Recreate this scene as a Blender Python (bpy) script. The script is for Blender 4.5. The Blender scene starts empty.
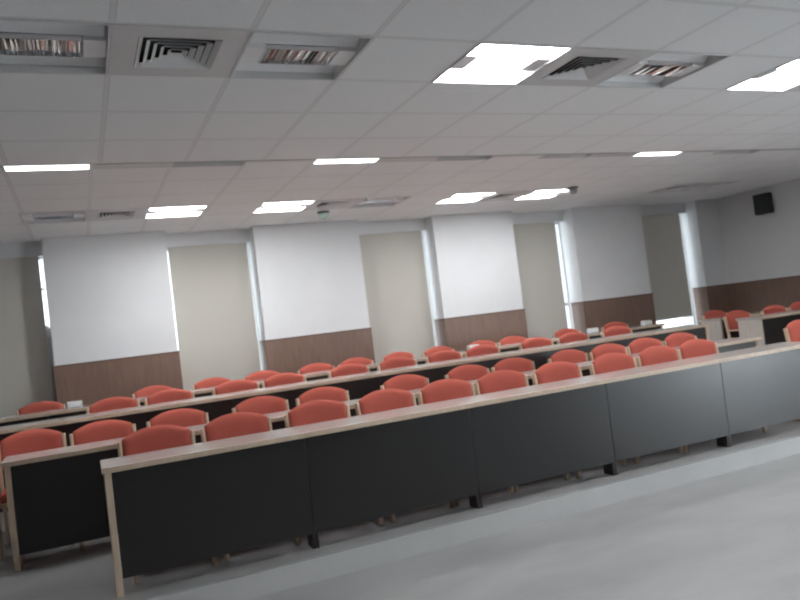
import bpy, bmesh, math, random
from mathutils import Matrix, Vector
random.seed(7)
C = bpy.context.scene.collection
sc = bpy.context.scene

# ------------------------------------------------------------------ materials
def new_mat(name):
    m = bpy.data.materials.new(name); m.use_nodes = True
    nt = m.node_tree; b = nt.nodes['Principled BSDF']
    return m, nt, b

def simple(name, col, rough=.6, metal=0., spec=.5, noise=0., scale=30., stretch=(1, 1, 1), bump=0., coat=0.):
    m, nt, b = new_mat(name)
    b.inputs['Base Color'].default_value = (*col, 1)
    b.inputs['Roughness'].default_value = rough
    b.inputs['Metallic'].default_value = metal
    b.inputs['Specular IOR Level'].default_value = spec
    b.inputs['Coat Weight'].default_value = coat
    b.inputs['Coat Roughness'].default_value = .15
    if noise or bump:
        tc = nt.nodes.new('ShaderNodeTexCoord')
        mp = nt.nodes.new('ShaderNodeMapping'); mp.inputs['Scale'].default_value = stretch
        n = nt.nodes.new('ShaderNodeTexNoise'); n.inputs['Scale'].default_value = scale; n.inputs['Detail'].default_value = 4
        nt.links.new(tc.outputs['Object'], mp.inputs['Vector']); nt.links.new(mp.outputs['Vector'], n.inputs['Vector'])
        if noise:
            r = nt.nodes.new('ShaderNodeValToRGB')
            r.color_ramp.elements[0].position = .3; r.color_ramp.elements[1].position = .7
            r.color_ramp.elements[0].color = (*[max(0, c * (1 - noise)) for c in col], 1)
            r.color_ramp.elements[1].color = (*[min(1, c * (1 + noise)) for c in col], 1)
            nt.links.new(n.outputs['Fac'], r.inputs['Fac']); nt.links.new(r.outputs['Color'], b.inputs['Base Color'])
        if bump:
            bp = nt.nodes.new('ShaderNodeBump'); bp.inputs['Strength'].default_value = bump; bp.inputs['Distance'].default_value = .002
            nt.links.new(n.outputs['Fac'], bp.inputs['Height']); nt.links.new(bp.outputs['Normal'], b.inputs['Normal'])
    return m

def emis(name, col, s):
    m, nt, b = new_mat(name)
    b.inputs['Base Color'].default_value = (.8, .8, .8, 1)
    b.inputs['Emission Color'].default_value = (*col, 1); b.inputs['Emission Strength'].default_value = s
    return m

def ceiling_mat(name, x0, y0):
    m, nt, b = new_mat(name)
    N = nt.nodes.new; L = nt.links.new
    tc = N('ShaderNodeTexCoord'); sp = N('ShaderNodeSeparateXYZ'); L(tc.outputs['Object'], sp.inputs[0])
    def line(axis, off):
        a = N('ShaderNodeMath'); a.operation = 'SUBTRACT'; a.inputs[1].default_value = off - 60; L(sp.outputs[axis], a.inputs[0])
        d = N('ShaderNodeMath'); d.operation = 'MODULO'; d.inputs[1].default_value = .6; L(a.outputs[0], d.inputs[0])
        c = N('ShaderNodeMath'); c.operation = 'PINGPONG'; c.inputs[1].default_value = .3; L(d.outputs[0], c.inputs[0])
        return c
    lx, ly = line(0, x0), line(1, y0)
    mn = N('ShaderNodeMath'); mn.operation = 'MINIMUM'; L(lx.outputs[0], mn.inputs[0]); L(ly.outputs[0], mn.inputs[1])
    bar = N('ShaderNodeMath'); bar.operation = 'LESS_THAN'; bar.inputs[1].default_value = .011; L(mn.outputs[0], bar.inputs[0])
    gap = N('ShaderNodeMath'); gap.operation = 'LESS_THAN'; gap.inputs[1].default_value = .0145; L(mn.outputs[0], gap.inputs[0])
    n = N('ShaderNodeTexNoise'); n.inputs['Scale'].default_value = 140; n.inputs['Detail'].default_value = 3; L(tc.outputs['Object'], n.inputs['Vector'])
    r = N('ShaderNodeValToRGB')
    r.color_ramp.elements[0].color = (.835, .845, .855, 1); r.color_ramp.elements[1].color = (.90, .91, .92, 1)
    r.color_ramp.elements[0].position = .3; r.color_ramp.elements[1].position = .7
    L(n.outputs['Fac'], r.inputs['Fac'])
    m1 = N('ShaderNodeMixRGB'); m1.inputs['Color2'].default_value = (.64, .64, .64, 1); L(gap.outputs[0], m1.inputs['Fac']); L(r.outputs['Color'], m1.inputs['Color1'])
    m2 = N('ShaderNodeMixRGB'); m2.inputs['Color2'].default_value = (.76, .76, .76, 1); L(bar.outputs[0], m2.inputs['Fac']); L(m1.outputs['Color'], m2.inputs['Color1'])
    L(m2.outputs['Color'], b.inputs['Base Color'])
    rr = N('ShaderNodeMix'); rr.inputs['A'].default_value = .85; rr.inputs['B'].default_value = .35; L(bar.outputs[0], rr.inputs['Factor']); L(rr.outputs['Result'], b.inputs['Roughness'])
    return m

def wood(name, c0, c1, axis='Z', scale=9., rough=.4):
    m, nt, b = new_mat(name); N = nt.nodes.new; L = nt.links.new
    tc = N('ShaderNodeTexCoord'); mp = N('ShaderNodeMapping')
    mp.inputs['Scale'].default_value = {'Z': (6, 6, .5), 'X': (.5, 6, 6), 'Y': (6, .5, 6)}[axis]
    n = N('ShaderNodeTexNoise'); n.inputs['Scale'].default_value = scale; n.inputs['Detail'].default_value = 6; n.inputs['Distortion'].default_value = .6
    r = N('ShaderNodeValToRGB'); r.color_ramp.elements[0].position = .35; r.color_ramp.elements[1].position = .65
    r.color_ramp.elements[0].color = (*c0, 1); r.color_ramp.elements[1].color = (*c1, 1)
    L(tc.outputs['Object'], mp.inputs['Vector']); L(mp.outputs['Vector'], n.inputs['Vector'])
    L(n.outputs['Fac'], r.inputs['Fac']); L(r.outputs['Color'], b.inputs['Base Color'])
    b.inputs['Roughness'].default_value = rough
    return m

LIT = 13.0
M = dict(
    ceil_front=ceiling_mat('ceiling_tiles_front', .25, 3.22),
    ceil_back=ceiling_mat('ceiling_tiles_back', .80, 7.82),
    wall=simple('white_wall_paint', (.69, .70, .715), .6, noise=.02, scale=3),
    wains=wood('brown_wood_veneer', (.175, .108, .082), (.21, .132, .10), 'Z', 7, .42),
    cap=simple('dark_cap', (.10, .055, .045), .45),
    floor=simple('grey_vinyl', (.33, .33, .33), .42, noise=.10, scale=1.6, stretch=(1, 2.2, 1)),
    platform=simple('grey_platform_vinyl', (.27, .27, .27), .45, noise=.10, scale=1.6, stretch=(1, 2.2, 1)),
    riser=simple('light_vinyl_riser', (.44, .44, .435), .4, noise=.05, scale=2),
    trim=simple('grey_trim', (.30, .30, .30), .4),
    frame=simple('white_window_frame', (.75, .77, .78), .4),
    blind=None,
    top=wood('greige_laminate', (.42, .375, .35), (.48, .435, .405), 'X', 8, .17),
    edge=wood('beech_edge', (.44, .34, .25), (.52, .41, .31), 'Z', 12, .45),
    endp=wood('pale_end_panel', (.50, .45, .41), (.57, .52, .475), 'Z', 7, .4),
    panel=simple('charcoal_panel', (.0092, .0078, .0080), .35, spec=.55, noise=.1, scale=90, bump=.03),
    chairwood=wood('chair_beech', (.50, .36, .25), (.60, .45, .33), 'Z', 14, .4),
    fabric=simple('orange_fabric', (.46, .108, .080), .9, spec=.2, noise=.12, scale=220, bump=.25),
    metal=simple('white_metal', (.62, .62, .62), .4),
    reflector=simple('grey_reflector', (.80, .80, .81), .35, metal=0.),
    louvre=simple('bright_louvre', (.92, .93, .95), .06, metal=1.),
    darkmetal=simple('dark_grey_metal', (.14, .14, .14), .5),
    black=simple('black_inside', (.03, .03, .03), .7),
    lit=emis('lit_diffuser', (.98, .995, 1), LIT),
    tube_off=simple('tube_off', (.7, .7, .7), .3),
    speaker=simple('black_speaker', (.022, .026, .03), .5),
    grille=simple('speaker_grille', (.03, .036, .04), .75, bump=.5, scale=400, noise=.2),
    box=simple('pale_box', (.62, .64, .66), .4),
    socket=simple('dark_socket', (.07, .07, .07), .5),
    glassgreen=simple('pale_green_plastic', (.42, .58, .52), .3),
)
def blind_material():
    m, nt, b = new_mat('beige_blind'); N = nt.nodes.new; L = nt.links.new
    out = nt.nodes['Material Output']
    tc = N('ShaderNodeTexCoord'); w = N('ShaderNodeTexNoise'); w.inputs['Scale'].default_value = 300
    L(tc.outputs['Object'], w.inputs['Vector'])
    r = N('ShaderNodeValToRGB'); r.color_ramp.elements[0].color = (.56, .54, .495, 1); r.color_ramp.elements[1].color = (.63, .61, .56, 1)
    L(w.outputs['Fac'], r.inputs['Fac'])
    d = N('ShaderNodeBsdfDiffuse'); t = N('ShaderNodeBsdfTranslucent'); mx = N('ShaderNodeMixShader'); mx.inputs[0].default_value = .10
    L(r.outputs['Color'], d.inputs['Color']); L(r.outputs['Color'], t.inputs['Color'])
    L(d.outputs[0], mx.inputs[1]); L(t.outputs[0], mx.inputs[2]); L(mx.outputs[0], out.inputs['Surface'])
    return m
M['blind'] = blind_material()
def glass_material():
    m, nt, b = new_mat('window_glass'); N = nt.nodes.new; L = nt.links.new
    out = nt.nodes['Material Output']
    g = N('ShaderNodeBsdfGlossy'); g.inputs['Roughness'].default_value = .02
    t = N('ShaderNodeBsdfTransparent'); t.inputs['Color'].default_value = (.94, .98, 1, 1)
    mx = N('ShaderNodeMixShader'); mx.inputs[0].default_value = .06
    L(t.outputs[0], mx.inputs[1]); L(g.outputs[0], mx.inputs[2]); L(mx.outputs[0], out.inputs['Surface'])
    return m
M['glass'] = glass_material()

# ------------------------------------------------------------------ mesh helpers
def box(bm, x0, x1, y0, y1, z0, z1, bev=0., seg=2):
    t = bmesh.new()
    bmesh.ops.create_cube(t, size=1.)
    bmesh.ops.scale(t, vec=(x1 - x0, y1 - y0, z1 - z0), verts=t.verts)
    bmesh.ops.translate(t, vec=((x0 + x1) / 2, (y0 + y1) / 2, (z0 + z1) / 2), verts=t.verts)
    if bev:
        bmesh.ops.bevel(t, geom=list(t.edges), offset=bev, segments=seg, affect='EDGES', profile=.6)
    merge(bm, t)

def merge(bm, t):
    me = bpy.data.meshes.new('tmp'); t.to_mesh(me); t.free()
    bm.from_mesh(me); bpy.data.meshes.remove(me)

def quad(bm, *pts):
    bm.faces.new([bm.verts.new(p) for p in pts])

def sweep(bm, path, w, d):
    """rounded-rectangle section swept along a 3D path; w across X, d across the path in the YZ plane"""
    rings = []
    n = len(path)
    for i, p in enumerate(path):
        a = Vector(path[max(0, i - 1)]); b = Vector(path[min(n - 1, i + 1)])
        t = (b - a).normalized()
        sx = Vector((1, 0, 0))
        if abs(t.x) > .9: sx = Vector((0, 1, 0))
        u = (sx - t * sx.dot(t)).normalized(); v = t.cross(u)
        ring = []
        for k in range(12):
            an = 2 * math.pi * k / 12
            c, s = math.cos(an), math.sin(an)
            e = .55
            ring.append(bm.verts.new(Vector(p) + u * (w / 2 * math.copysign(abs(c) ** e, c)) + v * (d / 2 * math.copysign(abs(s) ** e, s))))
        rings.append(ring)
    for i in range(n - 1):
        for k in range(12):
            bm.faces.new((rings[i][k], rings[i][(k + 1) % 12], rings[i + 1][(k + 1) % 12], rings[i + 1][k]))
    bm.faces.new(rings[0][::-1]); bm.faces.new(rings[-1])

def obj(name, bm, m, parent=None, loc=None, smooth=False):
    bmesh.ops.recalc_face_normals(bm, faces=bm.faces)
    me = bpy.data.meshes.new(name); bm.to_mesh(me); bm.free()
    me.materials.append(m)
    if smooth:
        for p in me.polygons: p.use_smooth = True
    o = bpy.data.objects.new(name, me); C.objects.link(o)
    if parent: o.parent = parent
    if loc: o.location = loc
    return o

def tag(o, label, cat, group=None):
    o['label'] = label; o['category'] = cat
    if group: o['group'] = group
    return o

def thing(name, label, cat, loc=(0, 0, 0), rz=0., group=None):
    o = bpy.data.objects.new(name, None); C.objects.link(o)
    o.empty_display_size = .1
    o.location = loc; o.rotation_euler = (0, 0, rz)
    return tag(o, label, cat, group)

def struct(name, bm, m, parent=None):
    o = obj(name, bm, m, parent)
    if parent is None: o['kind'] = 'structure'
    return o

def dup(root, loc, rz, label, group):
    r = root.copy(); C.objects.link(r); r.location = loc; r.rotation_euler = (0, 0, rz)
    r['label'] = label; r['group'] = group
    for ch in list(root.children):
        c = ch.copy(); C.objects.link(c); c.parent = r
        for g in list(ch.children):
            d = g.copy(); C.objects.link(d); d.parent = c
    return r

ORD = ['first', 'second', 'third', 'fourth', 'fifth', 'sixth', 'seventh', 'eighth', 'ninth', 'tenth', 'eleventh', 'twelfth', 'thirteenth']

# ------------------------------------------------------------------ dimensions
EYE = 1.505
P1Z, P2Z = .145, .243           # tops of the two platforms
ZF, ZB = EYE + 1.40, EYE + 1.48  # lower front ceiling, higher rear ceiling
YSTEP = 5.64                    # where the ceiling steps up
YW = 9.43                       # faces of the wall piers
YR = 9.67                       # pelmet faces
YG = 9.80                       # window glass
XL, XR = -4.3, 10.45
YFRONT = -5.0
WAINZ = EYE - .04

# ------------------------------------------------------------------ room shell
bm = bmesh.new(); box(bm, XL - .2, XR + .2, YFRONT - .2, 10.2, -.2, 0); struct('floor', bm, M['floor'])
bm = bmesh.new(); box(bm, XL, XR, 4.41, 6.62, .0, P1Z, .006); struct('floor_platform_lower', bm, M['platform'])
bm = bmesh.new(); box(bm, XL, XR, 6.62, 9.80, .0, P2Z, .006); struct('floor_platform_upper', bm, M['platform'])
bm = bmesh.new(); box(bm, XL, XR, 4.402, 4.41, 0.0, P1Z - .012); struct('trim_1', bm, M['riser'])
bm = bmesh.new(); box(bm, XL, XR, 6.612, 6.62, P1Z, P2Z - .012); struct('trim_2', bm, M['riser'])

# piers of the rear wall
PIERS = [(XL, -1.45), (-.31, 1.08), (2.185, 3.65), (4.81, 6.17), (7.29, 8.69), (9.92, XR)]
bm = bmesh.new()
for a, b in PIERS: box(bm, a, b, YW, 10.05, 0, ZB + .12)
struct('wall_back', bm, M['wall'])
for i, (a, b) in enumerate(PIERS):
    bm = bmesh.new(); d = .012
    box(bm, a - (d if i else 0), b + (d if i < 5 else 0), YW - d, YW + .30, P2Z, WAINZ)
    struct('trim_%d' % (3 + i), bm, M['wains'])
    bm = bmesh.new()
    box(bm, a - (.016 if i else 0), b + (.016 if i < 5 else 0), YW - .018, YW + .30, WAINZ, WAINZ + .014)
    struct('trim_%d' % (9 + i), bm, M['cap'])

# window bays: sill wall, pelmet, window with frame and panes, roller blind
SILL = [EYE + .44, EYE - .78, EYE - .78, EYE - .78, EYE - .74]
BLIND_BOTTOM = [P2Z + .35, EYE - .80, EYE - .80, EYE - .565, EYE - .485]
GAPR = [.06, .045, .07, .155, .125]
GAPL = [.0, .045, .0, .0, .0]
BAY_LABEL = ['leftmost beige roller blind, in shade at the left edge of the photo',
             'beige roller blind between the two leftmost white piers',
             'beige roller blind just right of the second white pier',
             'beige roller blind between the bright third pier and the shaded fourth pier',
             'rightmost roller blind, greyish, with bright daylight showing under its bottom edge']
for i in range(5):
    a, b = PIERS[i][1], PIERS[i + 1][0]
    bm = bmesh.new(); box(bm, a, b, 9.76, 10.0, -.02, SILL[i]); struct('wall_sill_%d' % (i + 1), bm, M['wall'])
    bm = bmesh.new(); box(bm, a, b, YR, 10.0, ZB - .175, ZB + .12); struct('wall_pelmet_%d' % (i + 1), bm, M['wall'])
    z0, z1 = SILL[i], ZB - .175
    w = bpy.data.objects.new('window_%d' % (i + 1), None); C.objects.link(w); w['kind'] = 'structure'
    bm = bmesh.new(); t = .03
    box(bm, a, a + t, 9.79, 9.86, z0, z1); box(bm, b - t * .6, b, 9.79, 9.86, z0, z1)
    box(bm, a + t, b - t, 9.79, 9.86, z0, z0 + t); box(bm, a + t, b - t, 9.79, 9.86, z1 - t, z1)
    if i: box(bm, a + t, b - t, 9.79, 9.86, EYE - .06, EYE - .015)
    else: box(bm, a + t, b - t, 9.79, 9.86, EYE + .9, EYE + .93)
    obj('window_frame', bm, M['frame'], w)
    bm = bmesh.new(); box(bm, a + .01, b - .01, 9.822, 9.828, z0 + .01, z1 - .01); obj('pane', bm, M['glass'], w)
    # roller blind
    r = thing('roller_blind', BAY_LABEL[i], 'blind', ((a + b) / 2, 9.70, ZB - .17), 0, 'roller blinds in the window bays')
    x0, x1 = a + GAPL[i] - (a + b) / 2, b - GAPR[i] - (a + b) / 2
    zb = BLIND_BOTTOM[i] - (ZB - .17)
    bm = bmesh.new(); box(bm, x0, x1, -.002, .002, zb, .0)
    obj('fabric_sheet', bm, M['blind'], r)
    bm = bmesh.new(); box(bm, x0, x1, -.009, .009, zb - .025, zb, .004); obj('bottom_bar', bm, M['frame'], r)
    bm = bmesh.new()
    for k in range(16):
        a0, a1 = 2 * math.pi * k / 16, 2 * math.pi * (k + 1) / 16
        q = [(x0, .03 + .026 * math.cos(a0), .026 * math.sin(a0) - .01), (x1, .03 + .026 * math.cos(a0), .026 * math.sin(a0) - .01),
             (x1, .03 + .026 * math.cos(a1), .026 * math.sin(a1) - .01), (x0, .03 + .026 * math.cos(a1), .026 * math.sin(a1) - .01)]
        quad(bm, *q)
    bmesh.ops.remove_doubles(bm, verts=bm.verts, dist=1e-5)
    obj('roller_tube', bm, M['metal'], r)

# side and front walls; an unseen tall window is added for the desk panels' sheen
WY0, WY1, WZ0, WZ1 = -1.6, .3, .08, 2.4
bm = bmesh.new()
box(bm, XR, XR + .2, YFRONT, WY0, 0, ZB + .12); box(bm, XR, XR + .2, WY1, 10.05, 0, ZB + .12)
box(bm, XR, XR + .2, WY0, WY1, 0, WZ0); box(bm, XR, XR + .2, WY0, WY1, WZ1, ZB + .12)
struct('wall_right', bm, M['wall'])
bm = bmesh.new(); box(bm, XL - .2, XL, YFRONT, 10.05, 0, ZB + .12); struct('wall_left', bm, M['wall'])
bm = bmesh.new(); box(bm, XL - .2, XR + .2, YFRONT - .2, YFRONT, 0, ZB + .12); struct('wall_front', bm, M['wall'])
w = bpy.data.objects.new('window_6', None); C.objects.link(w); w['kind'] = 'structure'
bm = bmesh.new()
for y in (WY0, (WY0 + WY1) / 2 - .03, WY1 - .06): box(bm, XR + .05, XR + .12, y, y + .06, WZ0, WZ1)
for z in (WZ0, 1.05, WZ1 - .06): box(bm, XR + .055, XR + .115, WY0 + .06, WY1 - .06, z, z + .06)
obj('window_frame', bm, M['frame'], w)
bm = bmesh.new(); box(bm, XR + .082, XR + .088, WY0, WY1, WZ0, WZ1); obj('pane', bm, M['glass'], w)
bm = bmesh.new(); box(bm, XR - .012, XR, 4.41, 6.62, P1Z, WAINZ); box(bm, XR - .012, XR, 6.62, YW - .014, P2Z, WAINZ)
box(bm, XR - .012, XR, 1.5, 4.40, 0, WAINZ)
struct('trim_15', bm, M['wains'])
bm = bmesh.new(); box(bm, XR - .018, XR, 1.5, YW - .02, WAINZ, WAINZ + .014); struct('trim_16', bm, M['cap'])

# ------------------------------------------------------------------ ceiling fittings list
FRONT = [(-.35, 'U'), (.25, 'V'), (.85, 'U'), (2.05, 'L'), (2.65, 'V'), (3.25, 'U'), (4.45, 'L'), (5.05, 'V'), (6.25, 'L')]  # last light is out of view, added as extra light from the right
STEPROW = [(-.4, 'L'), (.2, 'V'), (.8, 'U'), (2.0, 'L'), (2.6, 'V'), (3.2, 'U'), (4.4, 'U'), (5.0, 'V'), (5.6, 'L'), (6.8, 'U'), (8.6, 'L')]  # last light is unseen, added to brighten the right wall and aisle block
REAR = [(-.4, 'U'), (.2, 'V'), (.8, 'L'), (2.0, 'L'), (2.6, 'V'), (3.2, 'U'), (4.4, 'L'), (5.0, 'V'), (5.6, 'L'), (8.0, 'V'), (8.6, 'U')]
BEHIND_FILL = [(.85, 'L'), (3.85, 'L')]  # unseen lit fittings, added to light the near floor
ROWS = [('front', FRONT, 3.22, ZF), ('step', STEPROW, 5.51, ZB), ('rear', [(x - .03, k) for x, k in REAR], 7.85, ZB), ('behind', BEHIND_FILL, .22, ZF)]

def ceiling(name, x0, x1, y0, y1, z, holes, m):
    xs = sorted({x0, x1} | {h[0] for h in holes} | {h[0] + .6 for h in holes})
    ys = sorted({y0, y1} | {h[1] for h in holes} | {h[1] + .6 for h in holes})
    bm = bmesh.new()
    for i in range(len(xs) - 1):
        for j in range(len(ys) - 1):
            cx, cy = (xs[i] + xs[i + 1]) / 2, (ys[j] + ys[j + 1]) / 2
            if xs[i + 1] - xs[i] < 1e-4 or ys[j + 1] - ys[j] < 1e-4: continue
            if any(h[0] < cx < h[0] + .6 and h[1] < cy < h[1] + .6 for h in holes): continue
            box(bm, xs[i], xs[i + 1], ys[j], ys[j + 1], z, z + .02)
    return struct(name, bm, m)
hf = [(x, y) for n, l, y, z in ROWS if z == ZF for x, k in l]
hb = [(x, y) for n, l, y, z in ROWS if z == ZB for x, k in l]
ceiling('ceiling', XL, XR, YFRONT, YSTEP, ZF, hf, M['ceil_front'])
ceiling('ceiling_rear', XL, XR, 5.45, 10.0, ZB, hb, M['ceil_back'])
bm = bmesh.new(); box(bm, XL, XR, YSTEP - .006, YSTEP + .006, ZF - .004, ZB + .02); struct('trim_17', bm, M['trim'])
bm = bmesh.new(); box(bm, XL - .2, XR + .2, YFRONT - .2, 10.05, ZB + .3, ZB + .4); struct('ceiling_slab', bm, M['wall'])

# ------------------------------------------------------------------ light fittings and vents
def chan(bm, s):
    """one curved side channel of a light fitting, s = -1 near side, +1 far side"""
    pts = []
    for k in range(9):
        t = k / 8
        pts.append((s * (.285 - t * .185), .012 + .05 * math.sin(math.pi * (.12 + .8 * t)) ))
    for k in range(8):
        (ya, za), (yb, zb) = pts[k], pts[k + 1]
        quad(bm, (-.285, ya, za), (.285, ya, za), (.285, yb, zb), (-.285, yb, zb))
    bmesh.ops.remove_doubles(bm, verts=bm.verts, dist=1e-5)

def make_light(lit):
    t = thing('ceiling_light', 'x', 'ceiling light')
    bm = bmesh.new()
    for s in (-1, 1):
        box(bm, -.30, .30, min(s * .30, s * .288), max(s * .30, s * .288), -.006, .11)
        box(bm, min(s * .30, s * .288), max(s * .30, s * .288), -.288, .288, -.006, .11)
    box(bm, -.288, .288, -.288, .288, .10, .11)
    obj('housing', bm, M['metal'], t)
    for s in (-1, 1):
        bm = bmesh.new(); chan(bm, s)
        obj('diffuser' if lit else 'reflector', bm, M['lit'] if lit else M['reflector'], t, smooth=True)
    bm = bmesh.new(); x1 = .185
    for y in (-.095, .092): box(bm, -x1, x1, y, y + .003, .0, .045)
    n = 20
    for k in range(n):
        x = -x1 + 2 * x1 * (k + .5) / n
        hh = .004 + .010 * random.random()
        for s in (-1, 1):
            quad(bm, (x + s * .0092, -.092, .004 + hh), (x + s * .0092, .092, .004 + hh), (x + s * .001, .092, .002), (x + s * .001, -.092, .002))
    obj('louvre', bm, M['lit'] if lit else M['louvre'], t)
    for s in (-1, 1):
        bm = bmesh.new(); a, b = sorted((s * .188, s * .287)); box(bm, a, b, -.098, .098, .004, .05, .004)
        obj('end_plate', bm, M['reflector'], t)
    bm = bmesh.new()
    ring = []
    for y in (-.045, .045):
        for k in range(10):
            a0, a1 = 2 * math.pi * k / 10, 2 * math.pi * (k + 1) / 10
            quad(bm, (-.18, y + .013 * math.cos(a0), .068 + .013 * math.sin(a0)), (.18, y + .013 * math.cos(a0), .068 + .013 * math.sin(a0)),
                 (.18, y + .013 * math.cos(a1), .068 + .013 * math.sin(a1)), (-.18, y + .013 * math.cos(a1), .068 + .013 * math.sin(a1)))
    obj('lamp_tube', bm, M['lit'] if lit else M['tube_off'], t)
    return t

def make_vent():
    t = thing('ceiling_vent', 'x', 'ceiling vent')
    bm = bmesh.new()
    h, i = .298, .185
    for (xa, xb, ya, yb) in ((-h, h, -h, -i), (-h, h, i, h), (-h, -i, -i, i), (i, h, -i, i)): box(bm, xa, xb, ya, yb, -.004, .004)
    obj('face_plate', bm, M['metal'], t)
    for r in (.182, .148, .114, .080, .046):
        bm = bmesh.new()
        ri = r - .021
        for q in range(4):
            R = Matrix.Rotation(q * math.pi / 2, 3, 'Z')
            p = [R @ Vector(v) for v in ((-r, -r, -.006), (r, -r, -.006), (ri, -ri, .012), (-ri, -ri, .012))]
            quad(bm, *p)
            p = [R @ Vector(v) for v in ((-r, -r, -.006), (r, -r, -.006), (r - .006, -r + .006, -.003), (-r + .006, -r + .006, -.003))]
            quad(bm, *p)
        obj('vane', bm, M['reflector'], t)
    bm = bmesh.new(); box(bm, -h, h, -h, h, .07, .08)
    for s in (-1, 1):
        box(bm, min(s * h, s * .29), max(s * h, s * .29), -h, h, .004, .07); box(bm, -.29, .29, min(s * h, s * .29), max(s * h, s * .29), .004, .07)
    obj('plenum_box', bm, M['black'], t)
    return t

protoL, protoU, protoV = make_light(True), make_light(False), make_vent()
LAB = {
 ('front', -.35): 'unlit square light fitting at the top left corner, bright reflections in its louvre',
 ('front', .25): 'large square four-way air vent between the two unlit fittings at the top left',
 ('front', .85): 'unlit square light fitting with a sparkling louvre, just right of the large vent',
 ('front', 2.05): 'large glowing square light at the top middle of the ceiling',
 ('front', 2.65): 'dark slatted air vent directly right of the large glowing light at top middle',
 ('front', 3.25): 'unlit light fitting with dark strips at the top right, beside a slatted vent',
 ('front', 4.45): 'glowing square light cut by the right edge of the photo',
 ('front', 5.05): 'air vent beyond the right edge, beside the rightmost glowing light',
 ('front', 6.25): 'added unseen lit fitting outside the right edge in the front row of ceiling lights',
 ('step', -.4): 'thin glowing light at the ceiling step, leftmost of its row',
 ('step', .2): 'air vent half hidden by the ceiling step, beside the leftmost thin light',
 ('step', .8): 'unlit fitting half hidden behind the ceiling step, left of centre',
 ('step', 2.0): 'thin glowing light at the ceiling step, in the middle of its row',
 ('step', 2.6): 'air vent half hidden by the ceiling step, just right of the middle thin light',
 ('step', 3.2): 'unlit fitting half hidden by the ceiling step, right of the middle thin light and vent',
 ('step', 4.4): 'unlit fitting half hidden by the ceiling step, second left of the rightmost thin light',
 ('step', 5.0): 'air vent half hidden by the ceiling step, directly left of the rightmost thin light',
 ('step', 5.6): 'thin glowing light at the ceiling step, rightmost of its row',
 ('step', 6.8): 'unlit fitting half hidden by the ceiling step, right of the rightmost thin light',
 ('step', 8.6): 'added unseen lit fitting beyond the right edge, in the row along the ceiling step',
 ('rear', -.4): 'small unlit fitting above the leftmost pier, left of a small vent',
 ('rear', .2): 'small air vent above the leftmost pier, beside the leftmost rear glowing light',
 ('rear', .8): 'glowing light leftmost of the four lit near the rear wall',
 ('rear', 2.0): 'glowing light second from left of the four near the rear wall',
 ('rear', 2.6): 'small air vent above the second pier, right of the second rear glowing light',
 ('rear', 3.2): 'small unlit fitting above the blind between second and third piers',
 ('rear', 4.4): 'glowing light third from left of the four near the rear wall',
 ('rear', 5.0): 'small air vent between the two rightmost glowing rear lights',
 ('rear', 5.6): 'glowing light rightmost of the four near the rear wall',
 ('rear', 8.0): 'small dark air vent near the rear right corner of the ceiling',
 ('rear', 8.6): 'unlit fitting near the ceiling edge, above and left of the wall speaker',
 ('behind', .85): 'added unseen lit fitting behind the camera, left one of the two there',
 ('behind', 3.85): 'added unseen lit fitting behind the camera, right one of the two there',
}
GRP = {'L': 'glowing square ceiling lights', 'U': 'unlit square ceiling lights', 'V': 'square ceiling air vents'}
used = set()
for rn, lst, y, z in ROWS:
    for x, k in lst:
        p = {'L': protoL, 'U': protoU, 'V': protoV}[k]
        loc = (x + .3, y + .3, z)
        if k in used: dup(p, loc, 0, LAB[(rn, round(x + (.03 if rn == 'rear' else 0), 3))], GRP[k])
        else:
            p.location = loc; p['label'] = LAB[(rn, round(x + (.03 if rn == 'rear' else 0), 3))]; p['group'] = GRP[k]; used.add(k)

def lathe(bm, prof, n=24):
    rings = [[bm.verts.new((r * math.cos(2 * math.pi * k / n), r * math.sin(2 * math.pi * k / n), z)) for k in range(n)] for r, z in prof]
    for a, b in zip(rings, rings[1:]):
        for k in range(n): bm.faces.new((a[k], a[(k + 1) % n], b[(k + 1) % n], b[k]))
    bm.faces.new(rings[0]); bm.faces.new(rings[-1])
def detector(label, x, y, dome):
    t = thing('smoke_detector', label, 'smoke detector', (x, y, ZB), 0, 'round ceiling detectors')
    bm = bmesh.new(); lathe(bm, [(.075, 0), (.075, -.018), (.06, -.026)]); obj('base', bm, M['darkmetal'], t)
    bm = bmesh.new(); lathe(bm, [(.055, -.026), (.06, -.05), (.05, -.075), (.028, -.092), (.006, -.097)]); obj('dome', bm, dome, t, smooth=True)
detector('small round detector with a pale green dome, above the second pier', 2.90, 8.62, M['glassgreen'])
detector('small dark round detector beside the rightmost glowing rear light', 6.05, 7.74, M['trim'])

# ------------------------------------------------------------------ desks
def desk(x0, x1, yf, depth, zt, zp, left_end, right_end, label, group, endmat='edge'):
    """one desk unit; zt = top surface height, zp = platform it stands on"""
    cx = (x0 + x1) / 2; L = (x1 - x0) / 2 - .0015
    t = thing('desk', label, 'desk', (cx, yf, zp), 0, group)
    h = zt - zp
    ol = .012 if left_end else 0; orr = .012 if right_end else 0
    bm = bmesh.new(); box(bm, -L, L, .004, depth, h - .033, h, .003)
    tp = obj('tabletop', bm, M['top'], t)
    bm = bmesh.new(); box(bm, -L, L, 0, .004, h - .032, h - .002); obj('edge_band', bm, M['edge'], tp)
    for s, end in ((-1, left_end), (1, right_end)):
        bm = bmesh.new()
        th = .038 if end else .02
        a = s * (L - (.012 if end else 0)); b = a - s * th
        a, b = sorted((a, b))
        box(bm, a, b, .03 if end else .05, depth - .02 if end else .165, .0, h - .034, .003)
        obj('side_panel', bm, M[endmat] if end else M['panel'], t)
    bm = bmesh.new()
    xa = -L + (.052 if left_end else .0005); xb = L - (.052 if right_end else .0005)
    box(bm, xa, xb, .036, .049, .10, h - .034, .0015)
    obj('modesty_panel', bm, M['panel'], t)
    return t

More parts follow.
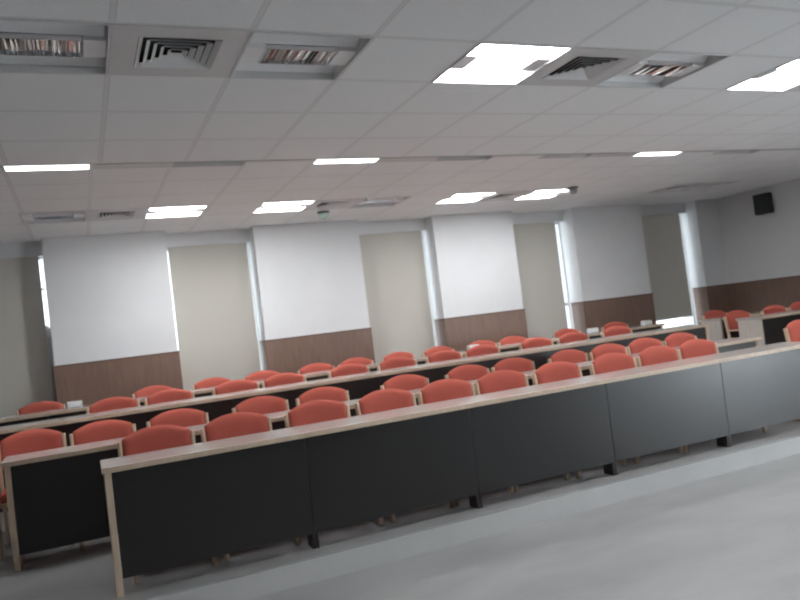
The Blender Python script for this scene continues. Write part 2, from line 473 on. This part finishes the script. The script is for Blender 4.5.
def desk_row(x0, x1, n, yf, depth, zt, zp, rowname, group):
    w = (x1 - x0) / n
    for i in range(n):
        if i == 0: lab = 'leftmost desk unit of the %s row, dark panel under a pale top' % rowname
        elif i == n - 1: lab = 'rightmost desk unit of the %s row, dark panel under a pale top' % rowname
        else: lab = '%s desk unit from the left in the %s row, dark panel under pale top' % (ORD[i], rowname)
        desk(x0 + i * w, x0 + (i + 1) * w, yf, depth, zt, zp, i == 0, i == n - 1, lab, group)
T1 = P1Z + .74; T2 = EYE - .49
desk_row(.03, 6.02, 5, 4.51, .39, T1, P1Z, 'front', 'front row desk units')
desk_row(-.575, 6.62, 6, 5.64, .39, T1, P1Z, 'second', 'second row desk units')
desk_row(-1.16, 7.24, 7, 6.90, .43, T2, P2Z, 'third', 'third row desk units')
desk_row(-1.57, 7.90, 8, 8.38, .42, T2, P2Z, 'rearmost', 'rearmost row desk units')
# right-hand block across the aisle
desk(7.90, 9.14, 6.70, .40, T2, P2Z, True, False, 'desk with a pale end panel, nearer one of the block across the aisle', 'desks across the right aisle', 'endp')
desk(9.14, 10.38, 6.70, .40, T2, P2Z, False, True, 'desk cut by the right edge, joined to the nearer desk across the aisle', 'desks across the right aisle', 'endp')
desk(8.14, 9.24, 7.56, .40, T2, P2Z, True, False, 'rear desk across the aisle, pale end panel partly behind an orange chair', 'desks across the right aisle', 'endp')
desk(9.24, 10.38, 7.56, .40, T2, P2Z, False, True, 'desk hidden behind chairs, continuing the rear desk across the right aisle', 'desks across the right aisle', 'endp')

# ------------------------------------------------------------------ chairs
def make_chair():
    t = thing('armchair', 'x', 'chair')
    W = .245                                                      # half width over the posts
    # seat: rounded cushion
    bm = bmesh.new(); box(bm, -.212, .212, -.21, .20, .405, .47, .026, 4); obj('seat', bm, M['fabric'], t, smooth=True)
    # backrest: upholstered pad, arched on top, curved in plan, leaning back
    bm = bmesh.new()
    NU, NV = 18, 10
    def pt(u, v, side):
        x = (u - .5) * .436
        q = 2 * u - 1
        ztop = .868 - .056 * abs(q) ** 2.1
        zbot = .60 - .012 * (1 - q * q)
        z = zbot + (ztop - zbot) * v
        e = min(1., min(v, 1 - v) * 6) ** .5
        eu = min(1., min(u, 1 - u) * 9) ** .5
        th = .008 + .020 * e * eu
        y = .185 + .12 * (z - .45) + .022 * (1 - q * q) + side * th
        return (x, y, z)
    G = {}
    for side in (-1, 1):
        for i in range(NU + 1):
            for j in range(NV + 1): G[side, i, j] = bm.verts.new(pt(i / NU, j / NV, side))
        for i in range(NU):
            for j in range(NV):
                bm.faces.new((G[side, i, j], G[side, i + 1, j], G[side, i + 1, j + 1], G[side, i, j + 1]))
    for i in range(NU):
        for j in (0, NV): bm.faces.new((G[-1, i, j], G[-1, i + 1, j], G[1, i + 1, j], G[1, i, j]))
    for j in range(NV):
        for i in (0, NU): bm.faces.new((G[-1, i, j], G[-1, i, j + 1], G[1, i, j + 1], G[1, i, j]))
    obj('backrest', bm, M['fabric'], t, smooth=True)
    for s in (-1, 1):
        x = s * (W - .014)
        bm = bmesh.new()                                            # rear leg running up into the back post
        sweep(bm, [(x, .255, 0), (x, .225, .2), (x, .195, .42), (x, .20, .55), (x, .222, .70), (x, .234, .79), (x, .236, .80)], .028, .042)
        obj('leg', bm, M['chairwood'], t, smooth=True)
        bm = bmesh.new()                                            # front leg, bending into the armrest
        sweep(bm, [(x, -.19, 0), (x, -.19, .3), (x, -.188, .52), (x, -.172, .575), (x, -.135, .60)], .028, .04)
        obj('leg', bm, M['chairwood'], t, smooth=True)
        bm = bmesh.new()
        sweep(bm, [(x, -.135, .60), (x, -.03, .612), (x, .10, .612), (x, .20, .608)], .034, .026)
        obj('armrest', bm, M['chairwood'], t, smooth=True)
    bm = bmesh.new()
    for s in (-1, 1):
        a, b = sorted((s * .228, s * .208)); box(bm, a, b, -.18, .19, .37, .42)
    box(bm, -.208, .208, -.19, -.17, .37, .415); box(bm, -.208, .208, .17, .19, .37, .415)
    obj('seat_frame', bm, M['chairwood'], t)
    return t
chair0 = make_chair(); first = [True]
def chair(x, yb, z, label, group, rz=0.):
    """yb is where the middle of the backrest stands"""
    loc = (x, yb - .235, z)
    if first[0]:
        chair0.location = loc; chair0.rotation_euler = (0, 0, rz); chair0['label'] = label; chair0['group'] = group; first[0] = False
    else: dup(chair0, loc, rz, label, group)

R1 = [.39, .93, 1.51, 2.06, 2.575, 3.09, 3.63, 4.21, 4.72, 5.23]
R2 = [-.435, .09, .66, 1.36, 1.91, 2.71, 3.40, 3.92, 4.58, 5.085, 5.59, 6.10]
R3 = [.22, .76, 1.42, 1.95, 2.70, 3.27, 3.89, 4.42, 5.17, 5.74, 6.47]
R4 = [-.48, .72, 1.40, 2.01, 2.70, 3.26, 3.87, 4.46, 5.15, 5.66, 6.61, 7.53]
J1 = [.0, .02, -.02, .03, .0, .02, -.01, .02, .0, .03]
def chair_row(xs, yb, z, rowname, group, jit):
    n = len(xs)
    for i, x in enumerate(xs):
        if i == 0: lab = 'leftmost orange chair in the %s row, pale wooden frame' % rowname
        elif i == n - 1: lab = 'rightmost orange chair in the %s row, pale wooden frame' % rowname
        else: lab = '%s orange chair from the left in the %s row, pale wooden frame' % (ORD[i], rowname)
        back = .17 if rowname == 'second' and i == 0 else 0           # stands clear of the end panel
        chair(x, yb + back + random.uniform(-jit, jit), z, lab, group, random.uniform(-.03, .03))
chair_row(R1, 5.17, P1Z, 'front', 'orange chairs behind the front desks', .025)
chair_row(R2, 6.30, P1Z, 'second', 'orange chairs behind the second row desks', .03)
chair_row(R3, 7.75, P2Z, 'third', 'orange chairs behind the third row desks', .04)
chair_row(R4, 9.06, P2Z, 'rearmost', 'orange chairs behind the rearmost desks', .02)
G5 = 'orange chairs across the right aisle'
chair(8.23, 7.36, P2Z, 'leftmost orange chair behind the nearer desk across the aisle', G5)
chair(8.96, 7.37, P2Z, 'middle orange chair behind the nearer desk across the aisle', G5)
chair(9.50, 7.37, P2Z, 'rightmost orange chair behind the nearer desk, at the right photo edge', G5)
chair(8.82, 8.30, P2Z, 'orange chair standing behind the rear desk across the aisle, by the corner', G5)
chair(7.05, 5.50, P1Z, 'orange chair cut by the right edge, just past the second row desks', G5)

# ------------------------------------------------------------------ small boxes on the rearmost desks
BL = ['small pale box on the rearmost desk, right of the leftmost chair, under the first pier',
      'small pale box on the rearmost desk, below the left edge of the third pier',
      'small pale box on the rearmost desk, below the left half of the fourth pier',
      'small pale box at the right end of the rearmost desk, beside the bright blind gap']
for i, x in enumerate((-.13, 4.80, 6.80, 7.81)):
    t = thing('socket_box', BL[i], 'box', (x, 8.66, T2), 0, 'small pale boxes on the rearmost desks')
    bm = bmesh.new(); box(bm, -.075, .075, -.04, .04, 0, .065, .006); obj('casing', bm, M['box'], t)
    bm = bmesh.new(); box(bm, -.06, .06, -.043, -.0395, .012, .05, .001); obj('face_plate', bm, M['frame'], t)

# ------------------------------------------------------------------ wall speaker
t = thing('wall_speaker', 'black box speaker mounted high on the right wall', 'speaker', (XR, 8.44, EYE + 1.20))
bm = bmesh.new(); box(bm, -.17, -.03, -.13, .13, -.165, .165, .008); cab = obj('cabinet', bm, M['speaker'], t)
bm = bmesh.new(); box(bm, -.177, -.169, -.118, .118, -.152, .152, .003); obj('grille', bm, M['grille'], t)
bm = bmesh.new(); box(bm, -.03, .0, -.03, .03, -.06, .06); obj('bracket', bm, M['darkmetal'], t)

# ------------------------------------------------------------------ daylight
wd = bpy.data.worlds.new('sky'); sc.world = wd; wd.use_nodes = True
bg = wd.node_tree.nodes['Background']; bg.inputs['Color'].default_value = (.97, .985, 1, 1)
N = wd.node_tree.nodes.new; L = wd.node_tree.links.new
tc = N('ShaderNodeTexCoord'); sp = N('ShaderNodeSeparateXYZ'); mr = N('ShaderNodeMapRange')     # sky brightened beyond the front of the room, to strengthen the panel sheen
L(tc.outputs['Generated'], sp.inputs[0]); L(sp.outputs['Y'], mr.inputs['Value'])
mr.inputs['From Min'].default_value = .2; mr.inputs['From Max'].default_value = -.5; mr.inputs['To Min'].default_value = 1.5; mr.inputs['To Max'].default_value = 21.
L(mr.outputs['Result'], bg.inputs['Strength'])

# ------------------------------------------------------------------ camera
F, YAW, PITCH, ROLL = 730.583, 23.754, 1.715, 6.902
y, p, r = (math.radians(v) for v in (YAW, PITCH, ROLL))
fw = Vector((math.sin(y) * math.cos(p), math.cos(y) * math.cos(p), math.sin(p)))
rt = Vector((math.cos(y), -math.sin(y), 0)); up = rt.cross(fw)
r2 = math.cos(r) * rt - math.sin(r) * up; u2 = math.sin(r) * rt + math.cos(r) * up
cam = bpy.data.cameras.new('camera'); co = bpy.data.objects.new('camera', cam); C.objects.link(co)
cam.sensor_width = 36.; cam.lens = F / 800 * 36.; cam.clip_start = .05
co.matrix_world = Matrix(((r2.x, u2.x, -fw.x, 0), (r2.y, u2.y, -fw.y, 0), (r2.z, u2.z, -fw.z, EYE), (0, 0, 0, 1)))
cam.dof.use_dof = True; cam.dof.focus_distance = 1.0; cam.dof.aperture_fstop = 11
sc.camera = co

sc.view_settings.view_transform = 'Standard'; sc.view_settings.look = 'None'
sc.view_settings.gamma = 1; sc.view_settings.use_curve_mapping = False
sc.view_settings.exposure = 0.92
